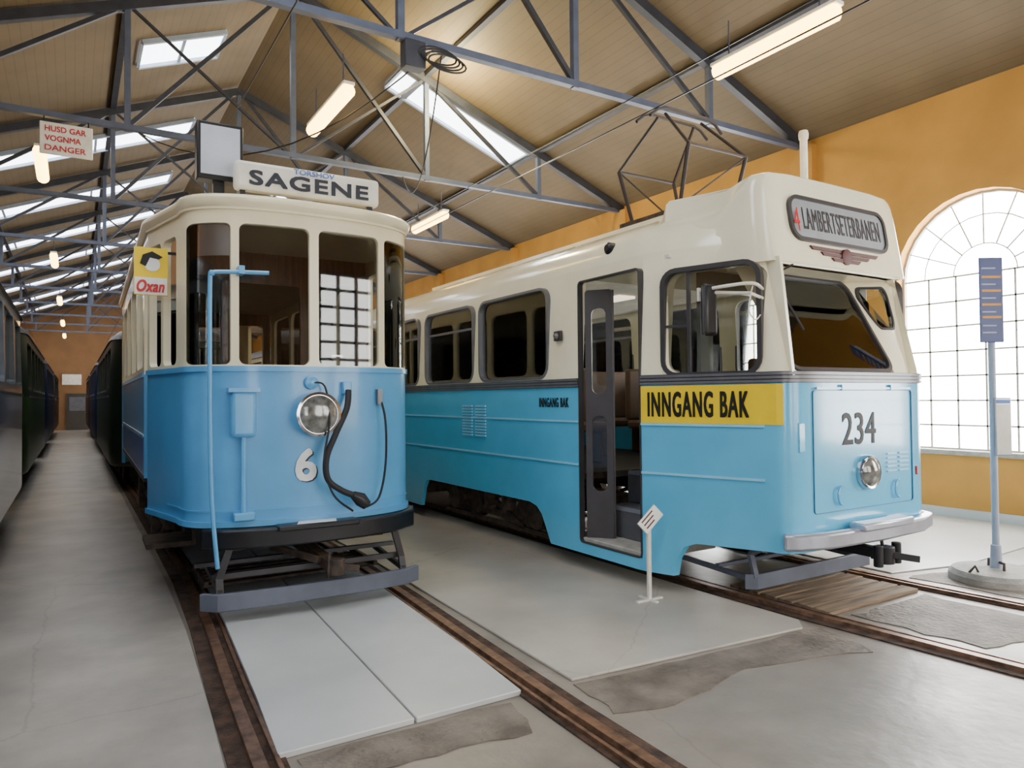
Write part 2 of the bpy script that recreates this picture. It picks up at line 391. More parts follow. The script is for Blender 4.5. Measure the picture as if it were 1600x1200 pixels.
def rail(cl,off,label):
    pts=[(x+off,y) for x,y in cl]
    e=top('tram_rail',label,'rail',(0,0,0),group='tram rails in the floor')
    MB().loft([[(x-.035,y,.0),(x-.03,y,.034),(x+.03,y,.034),(x+.035,y,.0)] for x,y in pts]).build('rail_head',M_rail,e)
    MB().loft([[(x-.12,y,.0),(x-.12,y,.010),(x+.12,y,.010),(x+.12,y,.0)] for x,y in pts]).build('flangeway',M_flange,e)
    s=-1 if off>0 else 1
    MB().loft([[(x+s*.09,y,.0),(x+s*.09,y,.030),(x+s*.07,y,.030),(x+s*.07,y,.0)] for x,y in pts]).build('guard_lip',M_rail,e)
C1=[(1.30,-4.5),(1.36,0),(1.40,2),(1.43,3),(1.49,4.2),(1.57,5.5),(1.62,7),(1.64,10),(1.64,46)]
C2=[(6.1,-4.5),(5.8,-1),(5.55,1),(5.45,2),(5.34,3.3),(5.31,4.3),(5.31,46)]
for c,lb in ((C1,'worn steel tram rail set in concrete, leading under the older tram'),(C2,'worn steel tram rail leading under the newer tram')):
    for s in (-.745,.745): rail(c,s,lb)
C0=[(-1.75,-4.5),(-1.75,46)]
for s in (-.745,.745): rail(C0,s,'steel tram rail under parked trams')
for i in range(6):
    y=3.24+.16*i
    tag(MB().box(4.72+.01*(i%2),5.90-.015*(i%3),y,y+.14,.0,.03).build('timber_plank',M_plank,bevel=.006),'weathered grey-brown timber plank between rails','plank','planks between the rails')
# ---------------------------------------------------------------- trusses
def ztop(x): return RZ-.394*abs(x-RX)-.14
t=top('roof_truss','dark blue-grey riveted steel roof truss under the boards','roof truss',(0,2.7,0),group='steel roof trusses')
MB().box(WL,WR,-.045,.045,5.51,5.59).build('tie_beam',M_trussl,t,smooth=0)
for s,xe in ((-1,WL),(1,WR)):
    MB().bar((RX,0,ztop(RX)),(xe,0,5.56),.11,.14).build('rafter',M_truss,t,smooth=0)
for x in (-1.75,.65,3.0,5.35,7.75):
    MB().box(x-.04,x+.04,-.04,.04,5.5,ztop(x)).build('post',M_trussl,t,smooth=0)
for s in (-1,1):
    MB().bar((RX+s*2.35,0,5.56),(RX+s*.05,0,ztop(RX)),.06,.06).build('brace',M_truss,t,smooth=0)
    MB().bar((RX+s*4.75,0,5.56),(RX+s*2.38,0,ztop(RX+2.35)),.06,.06).build('brace',M_truss,t,smooth=0)
    MB().bar((RX+s*.06,0,5.56),(RX+s*2.3,0,ztop(RX+2.35)),.04,.04).build('brace',M_truss,t,smooth=0)
for k in range(1,11): copytree(t,(0,4.4*k,0))
for x in (.65,5.35,7.75,-1.75):
    tag(MB().box(x-.05,x+.05,Y0,Y1,ztop(x)+.05,ztop(x)+.12).build('roof_purlin',M_truss,smooth=0),'long dark roof purlin along the hall','roof beam','roof purlins')
lamp=top('ceiling_lamp','long warm glowing fluorescent tube lamp hanging from the trusses','lamp',(6.05,4.7,5.2),group='fluorescent lamps')
MB().box(-.07,.07,-.76,.76,.06,.10).build('lamp_housing',M_white,lamp,smooth=0,bevel=.01)
MB().tube([(0,-.75,0),(0,-.72,0),(0,.72,0),(0,.75,0)],[.05,.085,.085,.05],14).build('lamp_tube',E_tube,lamp)
for y in (-.55,.55): MB().tube([(0,y,.1),(0,y,.5)],.008,6).build('hanger',M_truss,lamp)
for (x,y) in ((2.7,8.65),(6.15,13.1),(6.15,21.5),(6.15,30),(-.42,12.8),(-.42,21.3),(-.42,29.8),(-.42,38.2),(-.42,45.5)):
    copytree(lamp,(x-6.05,y-4.7,0))
for x,z in ((1.6,5.0),(5.3,4.72),(6.07,5.45),(-1.75,5.0)):
    tag(MB().tube([(x,Y0,z),(x,20,z-.02),(x,Y1,z)],.008,6).build('overhead_wire',M_black),'thin overhead wire strung along the hall','wire','overhead wires')
jb=top('junction_box','dark junction box with coiled cable on a roof truss','junction box',(3.15,7.1,5.3))
MB().box(-.12,.12,-.08,.08,-.08,.215).build('box_body',M_truss,jb,bevel=.01)
cc=MB()
for k in range(4): cc.tube([(.26+.23*math.cos(a*math.pi/9)+.03*k,-.08-.02*k,.1+.09*math.sin(a*math.pi/9)-.03*k) for a in range(18)],.011,6,closed=True)
cc.build('cable_coil',M_rub,jb)
def sag(p,q,s,n=12): 
    p=Vector(p);q=Vector(q); return [p.lerp(q,i/n)-Vector((0,0,s*4*(i/n)*(1-i/n))) for i in range(n+1)]
tag(MB().tube(sag((3.4,7.1,5.505),(.8,11.5,5.505),.7),.009,6).build('slack_cable',M_rub),'slack grey cable sagging between trusses','cable')
tag(MB().tube(sag((3.5,7.1,5.505),(4.9,11.5,5.505),.8),.009,6).build('slack_cable',M_rub),'slack grey cable sagging between trusses','cable')
hs=top('hanging_sign','small white hanging board with faded red lettering','sign',(-.1,11.42,5.0))
MB().box(-.3,.32,-.015,.015,-.02,.42).build('sign_board',M_white,hs,bevel=.01)
for i,s_ in enumerate(('HUSD GAR','VOGNMA','DANGER')):
    text('lettering',s_,(-.24,-.017,.29-.13*i),(1,0,0),(0,0,1),.48 if i!=1 else .42,.08,M_red,hs,.003,.002)
for x in (-.25,.27): MB().tube([(x,0,.4),(x,.05,.52)],.008,6).build('hanger',M_black,hs)
# ---------------------------------------------------------------- TRAM 1 (older tram)
T1=top('old_tram','old two-axle tram, light blue dash and cream window band','tram',(1.58,5.45,0),math.radians(-1))
L1=8.05
n_=2.6; half=[]
for i in range(11):
    a=math.pi/2*i/10
    half.append((.9*math.sin(a)**(2/n_) if i else 0,.5-.5*(math.cos(a)**(2/n_) if i<10 else 0)))
half+= [(1.07,1.2)]
def full(half,L):
    R=half+[(x,L-y) for x,y in reversed(half)]
    return R+[(-x,y) for x,y in reversed(R[1:-1])] if R[0][0]==0 else R
F1=full(half,L1)
def plan1(z,t=0,i=0):
    out=[]
    for x,y in F1:
        k=(1.07-i-t)/1.07; cy=L1/2; ky=(cy-i-t)/cy
        out.append((x*k,cy+(y-cy)*ky,z))
    return out
def shell(planfn,zs,t): 
    return [planfn(z) for z in zs]+[planfn(z,t) for z in reversed(zs)]
lb=MB().loft(shell(plan1,[.69,1.86],.045),cyc=True).build('lower_body',M_blue1,T1)
cb=MB().box(-2,2,1.24,1.68,.6,2.2); cb.box(-2,2,L1-1.68,L1-1.24,.6,2.2)
cut(lb,cb)
cut(lb,MB().box(-2,2,1.6,L1-1.6,.6,.93))
ub=MB().loft(shell(plan1,[1.86,3.08],.05),cyc=True).build('upper_body',M_cream,T1)
cb=MB()
for a,b in ((-.54,-.035),(.035,.54)):
    cb.prism(rrect(a,b,1.885,2.935,.05),'y',-.5,.45); cb.prism(rrect(a,b,1.885,2.935,.05),'y',L1-.45,L1+.5)
for a,b in ((-.87,-.595),(.595,.87)):
    cb.prism(rrect(a,b,1.885,2.935,.04),'y',-.5,.45)
for a,b in ((.56,.84),(.89,1.16)): cb.prism(rrect(a,b,1.9,2.9,.05),'x',-2,2)
for a,b in ((L1-1.14,L1-.6),): cb.prism(rrect(a,b,1.9,2.9,.05),'x',-2,2)
SW=[(1.84+1.1*i,1.84+1.1*i+.98) for i in range(4)]
for a,b in SW: cb.prism(rrect(a,b,1.93,2.86,.12),'x',-2,2)
for a,b in ((1.24,1.68),(L1-1.68,L1-1.24)): cb.prism(rrect(a,b,1.5,2.9,.05),'x',-2,2)
cut(ub,cb)
MB().loft([plan1(3.05,0,-.015),plan1(3.085,0,-.04),plan1(3.115,0,-.045),plan1(3.145,0,-.02),plan1(3.175,0,.10),plan1(3.205,0,.32),plan1(3.225,0,.62),plan1(3.235,0,.95)]).build('roof',M_cream,T1,smooth=50)
MB().band([(p[0],p[1]) for p in plan1(0)[-11:]+plan1(0)[:12]],3.035,3.055,.018).build('cornice_strip',M_cream,T1)
def seg1(a,b,n=8):
    hs_=[(-x,y) for x,y in reversed(half)]+half[1:]
    out=[]
    for i in range(n+1):
        x=a+(b-a)*i/n
        for k in range(len(hs_)-1):
            if hs_[k][0]<=x<=hs_[k+1][0]+1e-9:
                u=(x-hs_[k][0])/max(1e-9,hs_[k+1][0]-hs_[k][0]); out.append((x,hs_[k][1]+(hs_[k+1][1]-hs_[k][1])*u)); break
    return out
frontfull=[(-1.07,1.2)]+[(-x,y) for x,y in reversed(half[:-1])]+half[1:-1]+[(1.07,1.2)]
MB().band(frontfull,1.835,1.875,.018).build('belt_moulding',M_blue1,T1)
MB().band(frontfull,.69,.73,.022).build('bottom_moulding',M_blue1,T1)
MB().band([(-.96,.72)]+[(-x,y) for x,y in reversed(half[:-1])]+half[1:-1]+[(.96,.72)],.80,.812,.008).build('lower_moulding',M_blue1,T1)
for a,b in ((-.555,-.02),(.02,.555)):
    ya=seg1(a,b)[0][1]+.03; yb_=seg1(a,b)[-1][1]+.03
    MB().loft([[(a,ya,1.87),(a,ya,2.95),(a,ya+.006,2.95),(a,ya+.006,1.87)],[(b,yb_,1.87),(b,yb_,2.95),(b,yb_+.006,2.95),(b,yb_+.006,1.87)]]).build('window_pane',M_glass,T1,smooth=0)
for a,b in ((-.885,-.58),(.58,.885)):
    p=seg1(a,b); g=MB(); g.loft([[(x,y+.03,1.87),(x,y+.03,2.95),(x,y+.036,2.95),(x,y+.036,1.87)] for x,y in p]); g.build('window_pane',M_glass,T1)
    g=MB(); g.loft([[(x,y+.05,2.70),(x,y+.05,2.95),(x,y+.056,2.95),(x,y+.056,2.70)] for x,y in p]); g.build('window_shade',M_silver,T1)
for s in (-1,1):
    for a,b in ((.54,1.18),):
        xa=.9+.17*(a-.5)/.7;xb=.9+.17*(b-.5)/.7
        MB().add([(s*(xa-.03),a,1.88),(s*(xb-.03),b,1.88),(s*(xb-.03),b,2.92),(s*(xa-.03),a,2.92)],[(0,1,2,3)]).build('window_pane',M_glass,T1,recalc=False)
    for a,b in SW:
        MB().box(s*1.04-.003,s*1.04+.003,a-.02,b+.02,1.91,2.88).build('window_pane',M_glass,T1,smooth=0)
    MB().box(min(s*1.065,s*1.085),max(s*1.065,s*1.085),1.7,L1-1.7,1.84,1.88).build('waist_rail',M_blue1,T1)
    MB().box(min(s*1.065,s*1.08),max(s*1.065,s*1.08),1.7,L1-1.7,1.3,1.32).build('waist_rail',M_blue2l,T1)
    MB().box(min(s*1.06,s*1.072),max(s*1.06,s*1.072),1.72,L1-1.72,.96,1.28).build('side_panel',M_dblue,T1)
    MB().box(min(s*1.0,s*1.075),max(s*1.0,s*1.075),1.7,L1-1.7,.9,.95).build('sill_beam',M_black,T1)
MB().box(-.85,.85,.35,L1-.35,.74,.80).build('cab_floor',M_wood,T1)
for y in (1.70,L1-1.74):
    bh=MB().box(-1.0,1.0,y,y+.04,.8,3.05).build('bulkhead',M_wood,T1,smooth=0)
    cb=MB().prism(rrect(-.9,-.42,1.85,2.8,.05),'y',y-.1,y+.2); cb.prism(rrect(.42,.9,1.85,2.8,.05),'y',y-.1,y+.2); cb.prism(rrect(-.32,.32,.9,2.75,.05),'y',y-.1,y+.2)
    cut(bh,cb,0)
MB().box(-1.0,-.6,1.9,L1-1.9,1.15,1.25).build('bench',M_wood,T1,bevel=.02)
MB().box(.6,1.0,1.9,L1-1.9,1.15,1.25).build('bench',M_wood,T1,bevel=.02)
MB().box(-1.0,1.0,1.76,L1-1.76,2.98,3.04).build('inner_ceiling',M_inner,T1)
MB().disc((-.35,.35,0),'z',[(.8,.14),(1.75,.14),(1.8,.17),(1.86,.17),(1.9,.1)],20).build('controller',M_black,T1)
MB().tube([(.4,.42,.8),(.4,.42,1.95),(.3,.3,1.98),(.22,.3,1.98)],.02).build('brake_handle',M_chrome,T1)
for s in (-1,1):
    MB().tube([(s*1.02,1.22,.9),(s*1.04,1.24,1.0),(s*1.04,1.24,2.2),(s*1.02,1.22,2.3)],.014,8).build('grab_rail',M_chrome,T1)
    st=MB().box(min(s*.72,s*1.08),max(s*.72,s*1.08),1.2,1.72,.38,.42); st.box(min(s*.7,s*.73),max(s*.7,s*.73),1.2,1.72,.38,.74); st.build('door_step',M_iron,T1)
    MB().box(min(s*.84,s*.86),max(s*.84,s*.86),1.24,1.68,.8,1.86).build('folding_gate',M_redw,T1)
hl=MB().disc((0,.0,1.51),'y',[(.03,.10),(-.05,.12),(-.10,.165),(-.13,.168),(-.135,.15),(-.12,.148)],32).build('headlight',M_chrome,T1)
MB().disc((0,0,1.51),'y',[(-.118,.148),(-.135,.11),(-.145,.05),(-.146,.01)],32).build('headlight_lens',M_lens,hl)
text('fleet_number','6',(-.15,-.006,1.0),(1,0,0),(0,0,1),.16,.25,M_wht,T1,.008,.008,'white fleet number')
text('number_shadow','6',(-.137,-.001,.99),(1,0,0),(0,0,1),.16,.25,M_nblue,T1,.004,.008)
MB().box(-.61,-.43,-.04,.07,1.35,1.69).build('control_box',M_blue1,T1,bevel=.03)
MB().tube([(-.52,.01,1.36),(-.52,.01,.76)],.02,8).build('conduit',M_blue1,T1)
MB().box(-.59,-.44,-.02,.07,.74,.80).build('conduit_foot',M_blue1,T1,bevel=.01)
MB().box(-.63,-.41,-.045,.06,1.68,1.71).build('box_lid',M_blue1,T1)
MB().disc((-.03,0,1.75),'y',[(.02,.05),(-.04,.05),(-.05,.03)],20).build('socket',M_blue1,T1)
MB().box(.21,.28,-.05,.03,1.66,1.76).build('hose_bracket',M_blue1,T1,bevel=.01)
MB().tube(smooth_pts([(.25,-.05,1.69),(.22,-.1,1.55),(.12,-.13,1.35),(.05,-.14,1.18),(.06,-.14,1.02),(.16,-.15,.93),(.27,-.15,.88)]),.024,10).build('brake_hose',M_rub,T1)
MB().tube([(.25,-.15,.89),(.31,-.15,.85),(.36,-.15,.80)],[.03,.055,.04],12).build('hose_coupling',M_black,T1)
MB().tube(smooth_pts([(-.03,-.04,1.75),(.06,-.07,1.72),(.07,-.15,1.45),(.03,-.15,1.15),(.1,-.15,.9),(.26,-.12,.76)]),.008,6).build('cable',M_rub,T1)
MB().tube(smooth_pts([(.53,.03,1.66),(.56,-.03,1.45),(.56,-.03,1.1),(.5,-.04,.84),(.38,-.1,.78)]),.009,6).build('cable',M_rub,T1)
MB().box(.51,.55,.0,.05,1.58,1.7).build('cable_clip',M_grey,T1)
MB().tube(smooth_pts([(-.70,-.02,.42),(-.735,.0,.9),(-.745,.02,1.5),(-.745,.02,2.45),(-.73,.0,2.53),(-.68,-.01,2.55),(-.35,-.06,2.56)]),.016,8).build('signal_rod',M_blue1,T1,label='thin light blue bent rod')
MB().box(-.56,-.52,-.06,.06,2.54,2.6).build('rod_bracket',M_blue1,T1)
bp_=[(-.74,.17),(-.6,.06),(-.35,-.0),(0,-.03),(.35,0),(.6,.06),(.8,.22),(.88,.42)]
MB().band(bp_,.545,.685,.10,.05).build('bumper',M_black,T1,bevel=.015)
MB().band([(-.3,-.02),(0,-.03),(.3,-.02)],.66,.7,.14,.0).build('bumper_cap',M_black,T1,bevel=.01)
pp=MB(); pp.add([(-.17,-.15,.703),(.12,-.16,.703),(.15,-.04,.703),(-.13,-.03,.703),(-.17,-.15,.706),(.12,-.16,.706),(.15,-.04,.706),(-.13,-.03,.706)],[(0,3,2,1),(4,5,6,7),(0,1,5,4),(1,2,6,5),(2,3,7,6),(3,0,4,7)])
pp.build('bumper_notice',M_wht,T1,smooth=0)
uf=MB()
for s in (-1,1): uf.box(min(s*.5,s*.6),max(s*.5,s*.6),.15,L1-.15,.5,.68)
for y in (.3,.9,1.9,6.1,7.1): uf.box(-.6,.6,y,y+.08,.52,.66)
uf.build('underframe',M_iron,T1)
ZW=.426
for s in (-1,1):
    tf=MB().box(min(s*.80,s*.88),max(s*.80,s*.88),1.9,6.15,.42,.52)
    tf.box(min(s*.80,s*.88),max(s*.80,s*.88),2.6,5.4,.2,.26)
    for y in (2.9,5.1): tf.box(min(s*.79,s*.93),max(s*.79,s*.93),y-.13,y+.13,.24,.62)
    for y in (2.35,3.45,4.6,5.65): tf.disc((s*.84,y,0),'z',[(.5,.07),(.9,.07)],12)
    tf.bar((s*.84,2.1,.45),(s*.84,2.75,.22),.05,.06); tf.bar((s*.84,5.9,.45),(s*.84,5.25,.22),.05,.06)
    tf.build('truck_frame',M_iron,T1)
    for y in (2.9,5.1):
        MB().disc((s*.72,y,ZW),'x',[(-.06,.36),(-.05,.39),(-.02,.39),(-.01,.365),(.05,.36),(.05,.28),(.02,.27),(.02,.1),(.07,.09)],28).build('wheel',M_iron,T1)
for y in (2.9,5.1): MB().tube([(-.75,y,ZW),(.75,y,ZW)],.05,10).build('axle',M_iron,T1)
pg=MB(); pts=[(-.80,.06),(-.70,-.03),(-.3,-.06),(.3,-.06),(.72,-.03),(.86,.05)]
pg.band(pts,.115,.24,.02,.02); pg.build('lifeguard_board',M_plow,T1,bevel=.006)
br=MB()
for x in (-.68,.72):
    br.bar((x,.0,.2),(x+.0,.05,.33),.03,.05); br.bar((x,.05,.33),(x*.9,.02,.56),.03,.05); br.bar((x*.9,.02,.56),(x*.9,.2,.6),.03,.05)
    br.bar((x,.0,.24),(x,.7,.3),.03,.04)
br.bar((-.72,.12,.33),(.72,.12,.33),.04,.04); br.bar((-.8,.45,.36),(.8,.45,.36),.05,.03)
br.build('lifeguard_bracket',M_dgrey,T1)
tr=MB()
for k in range(5): tr.box(-.72,.72,.62+.13*k,.70+.13*k,.14,.16)
for x in (-.7,.68): tr.bar((x,.55,.18),(x,1.3,.18),.03,.04)
tr.build('catch_tray',M_iron,T1)
cp=MB().bar((-.05,.8,.50),(.10,-.14,.36),.09,.08); cp.disc((.12,-.16,0),'z',[(.30,.06),(.42,.06)],16); cp.bar((.12,-.12,.36),(.3,-.14,.32),.05,.05); cp.tube([(.06,-.16,.46),(.06,-.16,.28)],.015,8); cp.bar((-.25,.3,.47),(.02,-.05,.40),.05,.05)
cp.build('coupler',M_iron,T1,bevel=.008)
db=MB().box(-.56,.57,.10,.22,3.21,3.43).build('destination_sign',M_white,T1,bevel=.03,label='white painted destination board')
text('lettering','SAGENE',(-.46,.095,3.245),(1,0,0),(0,0,1),.93,.115,M_nblue,db,.006,.0045,space=1.1)
text('lettering','TORSHOV',(-.13,.095,3.374),(1,0,0),(0,0,1),.32,.040,M_bluet,db,.004,.001)
fs=MB()
for x in (-.5,.5): fs.box(x-.02,x+.02,.14,.18,3.1,3.24)
fs.build('sign_bracket',M_black,T1)
nb=MB().box(-.80,-.47,.28,.42,3.30,3.74).build('route_lamp_box',M_black,T1,bevel=.01)
MB().box(-.775,-.495,.27,.282,3.335,3.71).build('route_panel',M_panelw,nb,smooth=0)
MB().box(-.68,-.6,.33,.38,3.1,3.31).build('box_stand',M_black,T1)
ap=MB().box(-1.20,-.965,.66,.675,2.44,2.81).build('advert_plate',M_yel,T1,smooth=0,label='yellow enamel advert plate with red script')
MB().box(-1.195,-.97,.655,.661,2.445,2.575).build('advert_band',M_wht,ap,smooth=0)
text('lettering','Oxan',(-1.190,.652,2.462),(1,0,0),(0,0,1),.195,.095,M_red,ap,.004,.003,slant=.18,space=1.05)
MB().disc((-1.075,.656,2.68),'y',[(0,.055),(-.003,.055)],20).build('advert_face',M_wht,ap,smooth=0)
MB().add([(-1.16,.651,2.68),(-1.14,.651,2.75),(-1.075,.651,2.78),(-1.0,.651,2.74),(-1.03,.651,2.72),(-1.09,.651,2.73),(-1.12,.651,2.66)],[tuple(range(7))]).build('advert_hair',M_ink,ap,recalc=False)
MB().bar((-.99,.68,2.78),(-.88,.68,2.78),.02,.02).build('plate_bracket',M_black,T1)
rg=MB()
for y in (2.6,4.2): rg.bar((-.5,y,3.15),(-.35,y,3.40),.04,.04); rg.bar((.5,y,3.15),(.35,y,3.40),.04,.04)
rg.bar((-.35,2.4,3.40),(-.35,4.4,3.40),.05,.05); rg.bar((.35,2.4,3.40),(.35,4.4,3.40),.05,.05)
rg.tube([(-.35,3.4,3.40),(-.45,4.4,3.65),(-.6,4.5,3.7),(.6,4.5,3.7),(.45,4.4,3.65),(.35,3.4,3.40)],.02,8)
rg.build('bow_collector',M_black,T1)
# ---------------------------------------------------------------- TRAM 2
T2=top('bogie_tram','streamlined bogie tram, sky blue below and cream above, yellow entry panel','tram',(5.3,3.3,0))
L2=12.2; W2=1.28
h2=[(0,0),(.3,.0),(.6,.004),(.76,.012),(.84,.03),(.89,.065),(.918,.11),(.935,.17),(1.27,1.14),(1.28,1.25),(1.28,6.0)]
R=h2+[(x,L2-y) for x,y in reversed(h2[:-1])]
F2=R+[(-x,y) for x,y in reversed(R[1:-1])]
def lean(z): return 0 if z<1.75 else (z-1.75)*.17
def plan2(z,t=0,i=0):
    out=[]
    for x,y in F2:
        k=(W2-i-t)/W2; cy=L2/2; ky=(cy-i-t)/cy
        Y=cy+(y-cy)*ky
        if y<1.2: Y+=lean(z)*(1-y/1.2)
        out.append((x*k,Y,z))
    return out
lb=MB().loft(shell(plan2,[.18,.5,1.76],.05),cyc=True).build('lower_body',M_blue2,T2)
cb=MB(); cb.prism([(-1,0),(-1,.47),(.2,.47),(.72,.46),(.82,.42),(.88,.32),(.92,.1),(.92,0)],'x',-2,2)
cb.prism([(2.42,0),(2.48,.14),(2.56,.28),(2.66,.45),(2.75,.52),(2.88,.55),(5.3,.55),(5.42,.52),(5.5,.42),(5.6,.1),(5.6,0)],'x',-2,2)
cb.prism([(7.9,0),(8.0,.42),(8.1,.55),(10.8,.55),(11.0,.45),(11.1,0)],'x',-2,2)
cut(lb,cb)
cut(lb,MB().box(-2,-.5,1.18,2.02,.28,2.2))
i_=lambda z: 0 if z<1.8 else .05*(z-1.8)
ub=MB().loft([plan2(z,0,i_(z)) for z in (1.75,2.2,2.5,2.82)]+[plan2(z,.05,i_(z)) for z in (2.82,2.5,2.2,1.75)],cyc=True).build('upper_body',M_cream2,T2)
cb=MB()
SW2=[(2.55,3.92),(4.1,5.41),(5.66,6.98),(7.2,8.52),(8.75,10.1)]
for a,b in SW2: cb.prism(rrect(a,b,1.83,2.71,.12),'x',-2,2)
cb.prism(rrect(.22,.96,1.81,2.62,.1),'x',-2,2)
cb.prism(rrect(1.25,2.3,1.83,2.71,.12),'x',.5,2)
cb.prism(rrect(1.18,2.02,1.4,2.70,.04),'x',-2,-.5)
cut(ub,cb)
cut(ub,MB().prism(rrect(-.83,.84,1.79,2.62,.08),'y',-1,.6))
cut(ub,MB().prism(rrect(-.7,.7,1.83,2.6,.1),'y',11,13))
rings=[plan2(2.81,0,.05),plan2(2.87,0,.06),plan2(2.95,0,.09),plan2(3.03,0,.15),plan2(3.10,0,.24),plan2(3.16,0,.36),plan2(3.205,0,.52),plan2(3.235,0,.74),plan2(3.25,0,1.0)]
MB().loft(rings).build('roof',M_cream2,T2,smooth=60)
PA=[(0,2.63),(0,2.9),(.006,3.16),(.02,3.26),(.045,3.305),(.09,3.335),(.28,3.352),(.7,3.357)]
PM=[(.01,2.70),(.04,2.86),(.09,2.98),(.16,3.07),(.25,3.135),(.275,3.29),(.32,3.33),(.8,3.34)]
PB=[(.02,2.70),(.05,2.86),(.10,2.97),(.18,3.06),(.30,3.125),(.45,3.18),(.65,3.21),(.95,3.22)]
def mixp(A,B,u): return [(a[0]+(b[0]-a[0])*u,a[1]+(b[1]-a[1])*u) for a,b in zip(A,B)]
hr=[]
for y,wb_,P,dz in ((0,.72,PA,.012),(.008,.82,PA,.004),(.025,.865,PA,.0),(.06,.89,PA,0),(.14,.915,PA,0),(.30,.955,mixp(PA,PM,.35),0),(.48,1.01,mixp(PA,PM,.85),0),(.75,1.10,PM,0),(1.05,1.19,PM,0),(1.12,1.20,mixp(PM,PB,.6),0),(1.25,1.215,mixp(PM,PB,.95),0),(1.75,1.225,PB,0)):
    right=[]
    for ins,z in P:
        zz=z-dz*(1 if z>3.15 else 0); yy=y+.13+(zz-2.63)*.16*(1-y/1.75)
        right.append((max(.02,wb_-ins),yy,zz))
    hr.append(right+[(-x,y_,z_) for x,y_,z_ in reversed(right)])
MB().loft(hr).build('destination_hood',M_cream2,T2,smooth=32)
yf=.13
th=math.atan(.16)
Mh=Matrix.Translation((0,yf+.11*.16-.004,2.74))@Matrix.Rotation(-th,4,'X')
MB(Mh).ring(rrect(-.655,.625,.07,.44,.12),rrect(-.625,.595,.10,.41,.09),'y',-.022,.02).build('destination_frame',M_dgrey,T2)
MB(Mh).prism(rrect(-.64,.60,.09,.42,.09),'y',-.008,.02).build('destination_blind',M_dest,T2)
Mr=Mh.to_3x3()
text('lettering','LAMBERTSETERBANEN',Mh@Vector((-.49,-.010,.17)),Mr@Vector((1,0,0)),Mr@Vector((0,0,1)),1.02,.18,M_dgrey,T2,.003,.0,space=1.1)
text('lettering','4',Mh@Vector((-.625,-.024,.14)),Mr@Vector((1,0,0)),Mr@Vector((0,0,1)),.07,.19,M_red,T2,.003,.0)
em=MB()
for s in (-1,1):
    for k in range(3):
        w=.45-.13*k; z=2.755-.036*k; y=yf+(z-2.63)*.16-.014
        em.prism([(s*.02,z),(s*(w-.03),z),(s*w,z+.027),(s*.02,z+.027)],'y',y,y+.03)
em.build('wing_emblem',M_bronze,T2)
MB().disc((0,yf-.0,2.73),'y',[(.04,.065),(-.006,.065),(-.01,.055)],20).build('emblem_centre',M_bronze,T2)
yA,zA,yB,zB=.05,1.80,.50,2.62
ln=math.hypot(yB-yA,zB-zA); th=math.atan2(yB-yA,zB-zA)
Mw=Matrix.Translation((0,yA,zA))@Matrix.Rotation(-th,4,'X')
MB(Mw).ring(rrect(-.83,.52,.0,ln,.12),rrect(-.80,.49,.03,ln-.03,.10),'y',-.015,.02).build('windscreen_frame',M_dgrey,T2)
MB(Mw).prism(rrect(-.81,.50,.02,ln-.02,.10),'y',.0,.006).build('windscreen',M_glass,T2,smooth=0)
MB().prism([(yA-.03,zA-.03),(.12,2.66),(.56,2.66),(.50,2.58)],'x',-.85,-.82).build('windscreen_cheek',M_cream2,T2,smooth=0)
def ck(s,z,o=0):
    u=(z-1.80)/.82
    xi,yi=.515,.05+.45*u
    xo,yo=.875,.095+.14*u+.02
    return (xi+(xo-xi)*s, yi+(yo-yi)*s-.03*math.sin(math.pi*min(1,max(0,s)))*u+o, z)
OUT=rrect(-.03,1.0,1.77,2.66,.01,7); HOL=rrect(.12,.70,2.20,2.55,.10,7)
HOL=[(max(.12,s_),z_) for s_,z_ in HOL]
HOL=[(s_+(max(0,2.42-z_)*.55 if s_<.4 else 0),z_) for s_,z_ in HOL]
def mid(a,b,t_): return [(p[0]+(q[0]-p[0])*t_,p[1]+(q[1]-p[1])*t_) for p,q in zip(a,b)]
MD=mid(OUT,HOL,.5)
MB().loft([[ck(s_,z_) for s_,z_ in OUT],[ck(s_,z_) for s_,z_ in MD],[ck(s_,z_) for s_,z_ in HOL],[ck(s_,z_,.03) for s_,z_ in HOL],[ck(s_,z_,.03) for s_,z_ in MD],[ck(s_,z_,.03) for s_,z_ in OUT]],cyc=True).build('windscreen_cheek',M_cream2,T2,smooth=60)
cs=sum(p[0] for p in HOL)/len(HOL); cz=sum(p[1] for p in HOL)/len(HOL)
HO=[(cs+(s_-cs)*1.13,cz+(z_-cz)*1.12) for s_,z_ in HOL]
MB().loft([[ck(s_,z_,-.012) for s_,z_ in HO],[ck(s_,z_,-.012) for s_,z_ in HOL],[ck(s_,z_,.02) for s_,z_ in HOL],[ck(s_,z_,.02) for s_,z_ in HO]],cyc=True).build('quarter_window_frame',M_dgrey,T2)
MB().loft([[ck(s_,z_,.012) for s_,z_ in HOL],[ck(s_,z_,.016) for s_,z_ in HOL]]).build('window_pane',M_glass,T2,smooth=0)
MB().box(-.84,.84,.17,.62,2.62,2.66).build('windscreen_header',M_cream2,T2)
MB().box(-.84,.84,.03,.10,1.765,1.80).build('windscreen_sill',M_cream2,T2)
sideL=[(-1.28,L2-1.3),(-1.28,2.03)]
fr_l=[(-1.278,1.17)]+[(-x,y) for x,y in reversed(h2[:9])][1:]+h2[1:9]+[(1.28,1.25),(1.28,L2-1.3)]
b_=MB().band(fr_l,1.715,1.80,.006); b_.band(sideL,1.715,1.80,.006); b_.build('belt_band',M_dgrey,T2)
for z in (1.715,1.743,1.771):
    b_=MB().band(fr_l,z+.004,z+.024,.018); b_.band(sideL,z+.004,z+.024,.018); b_.build('belt_moulding',M_grey,T2)
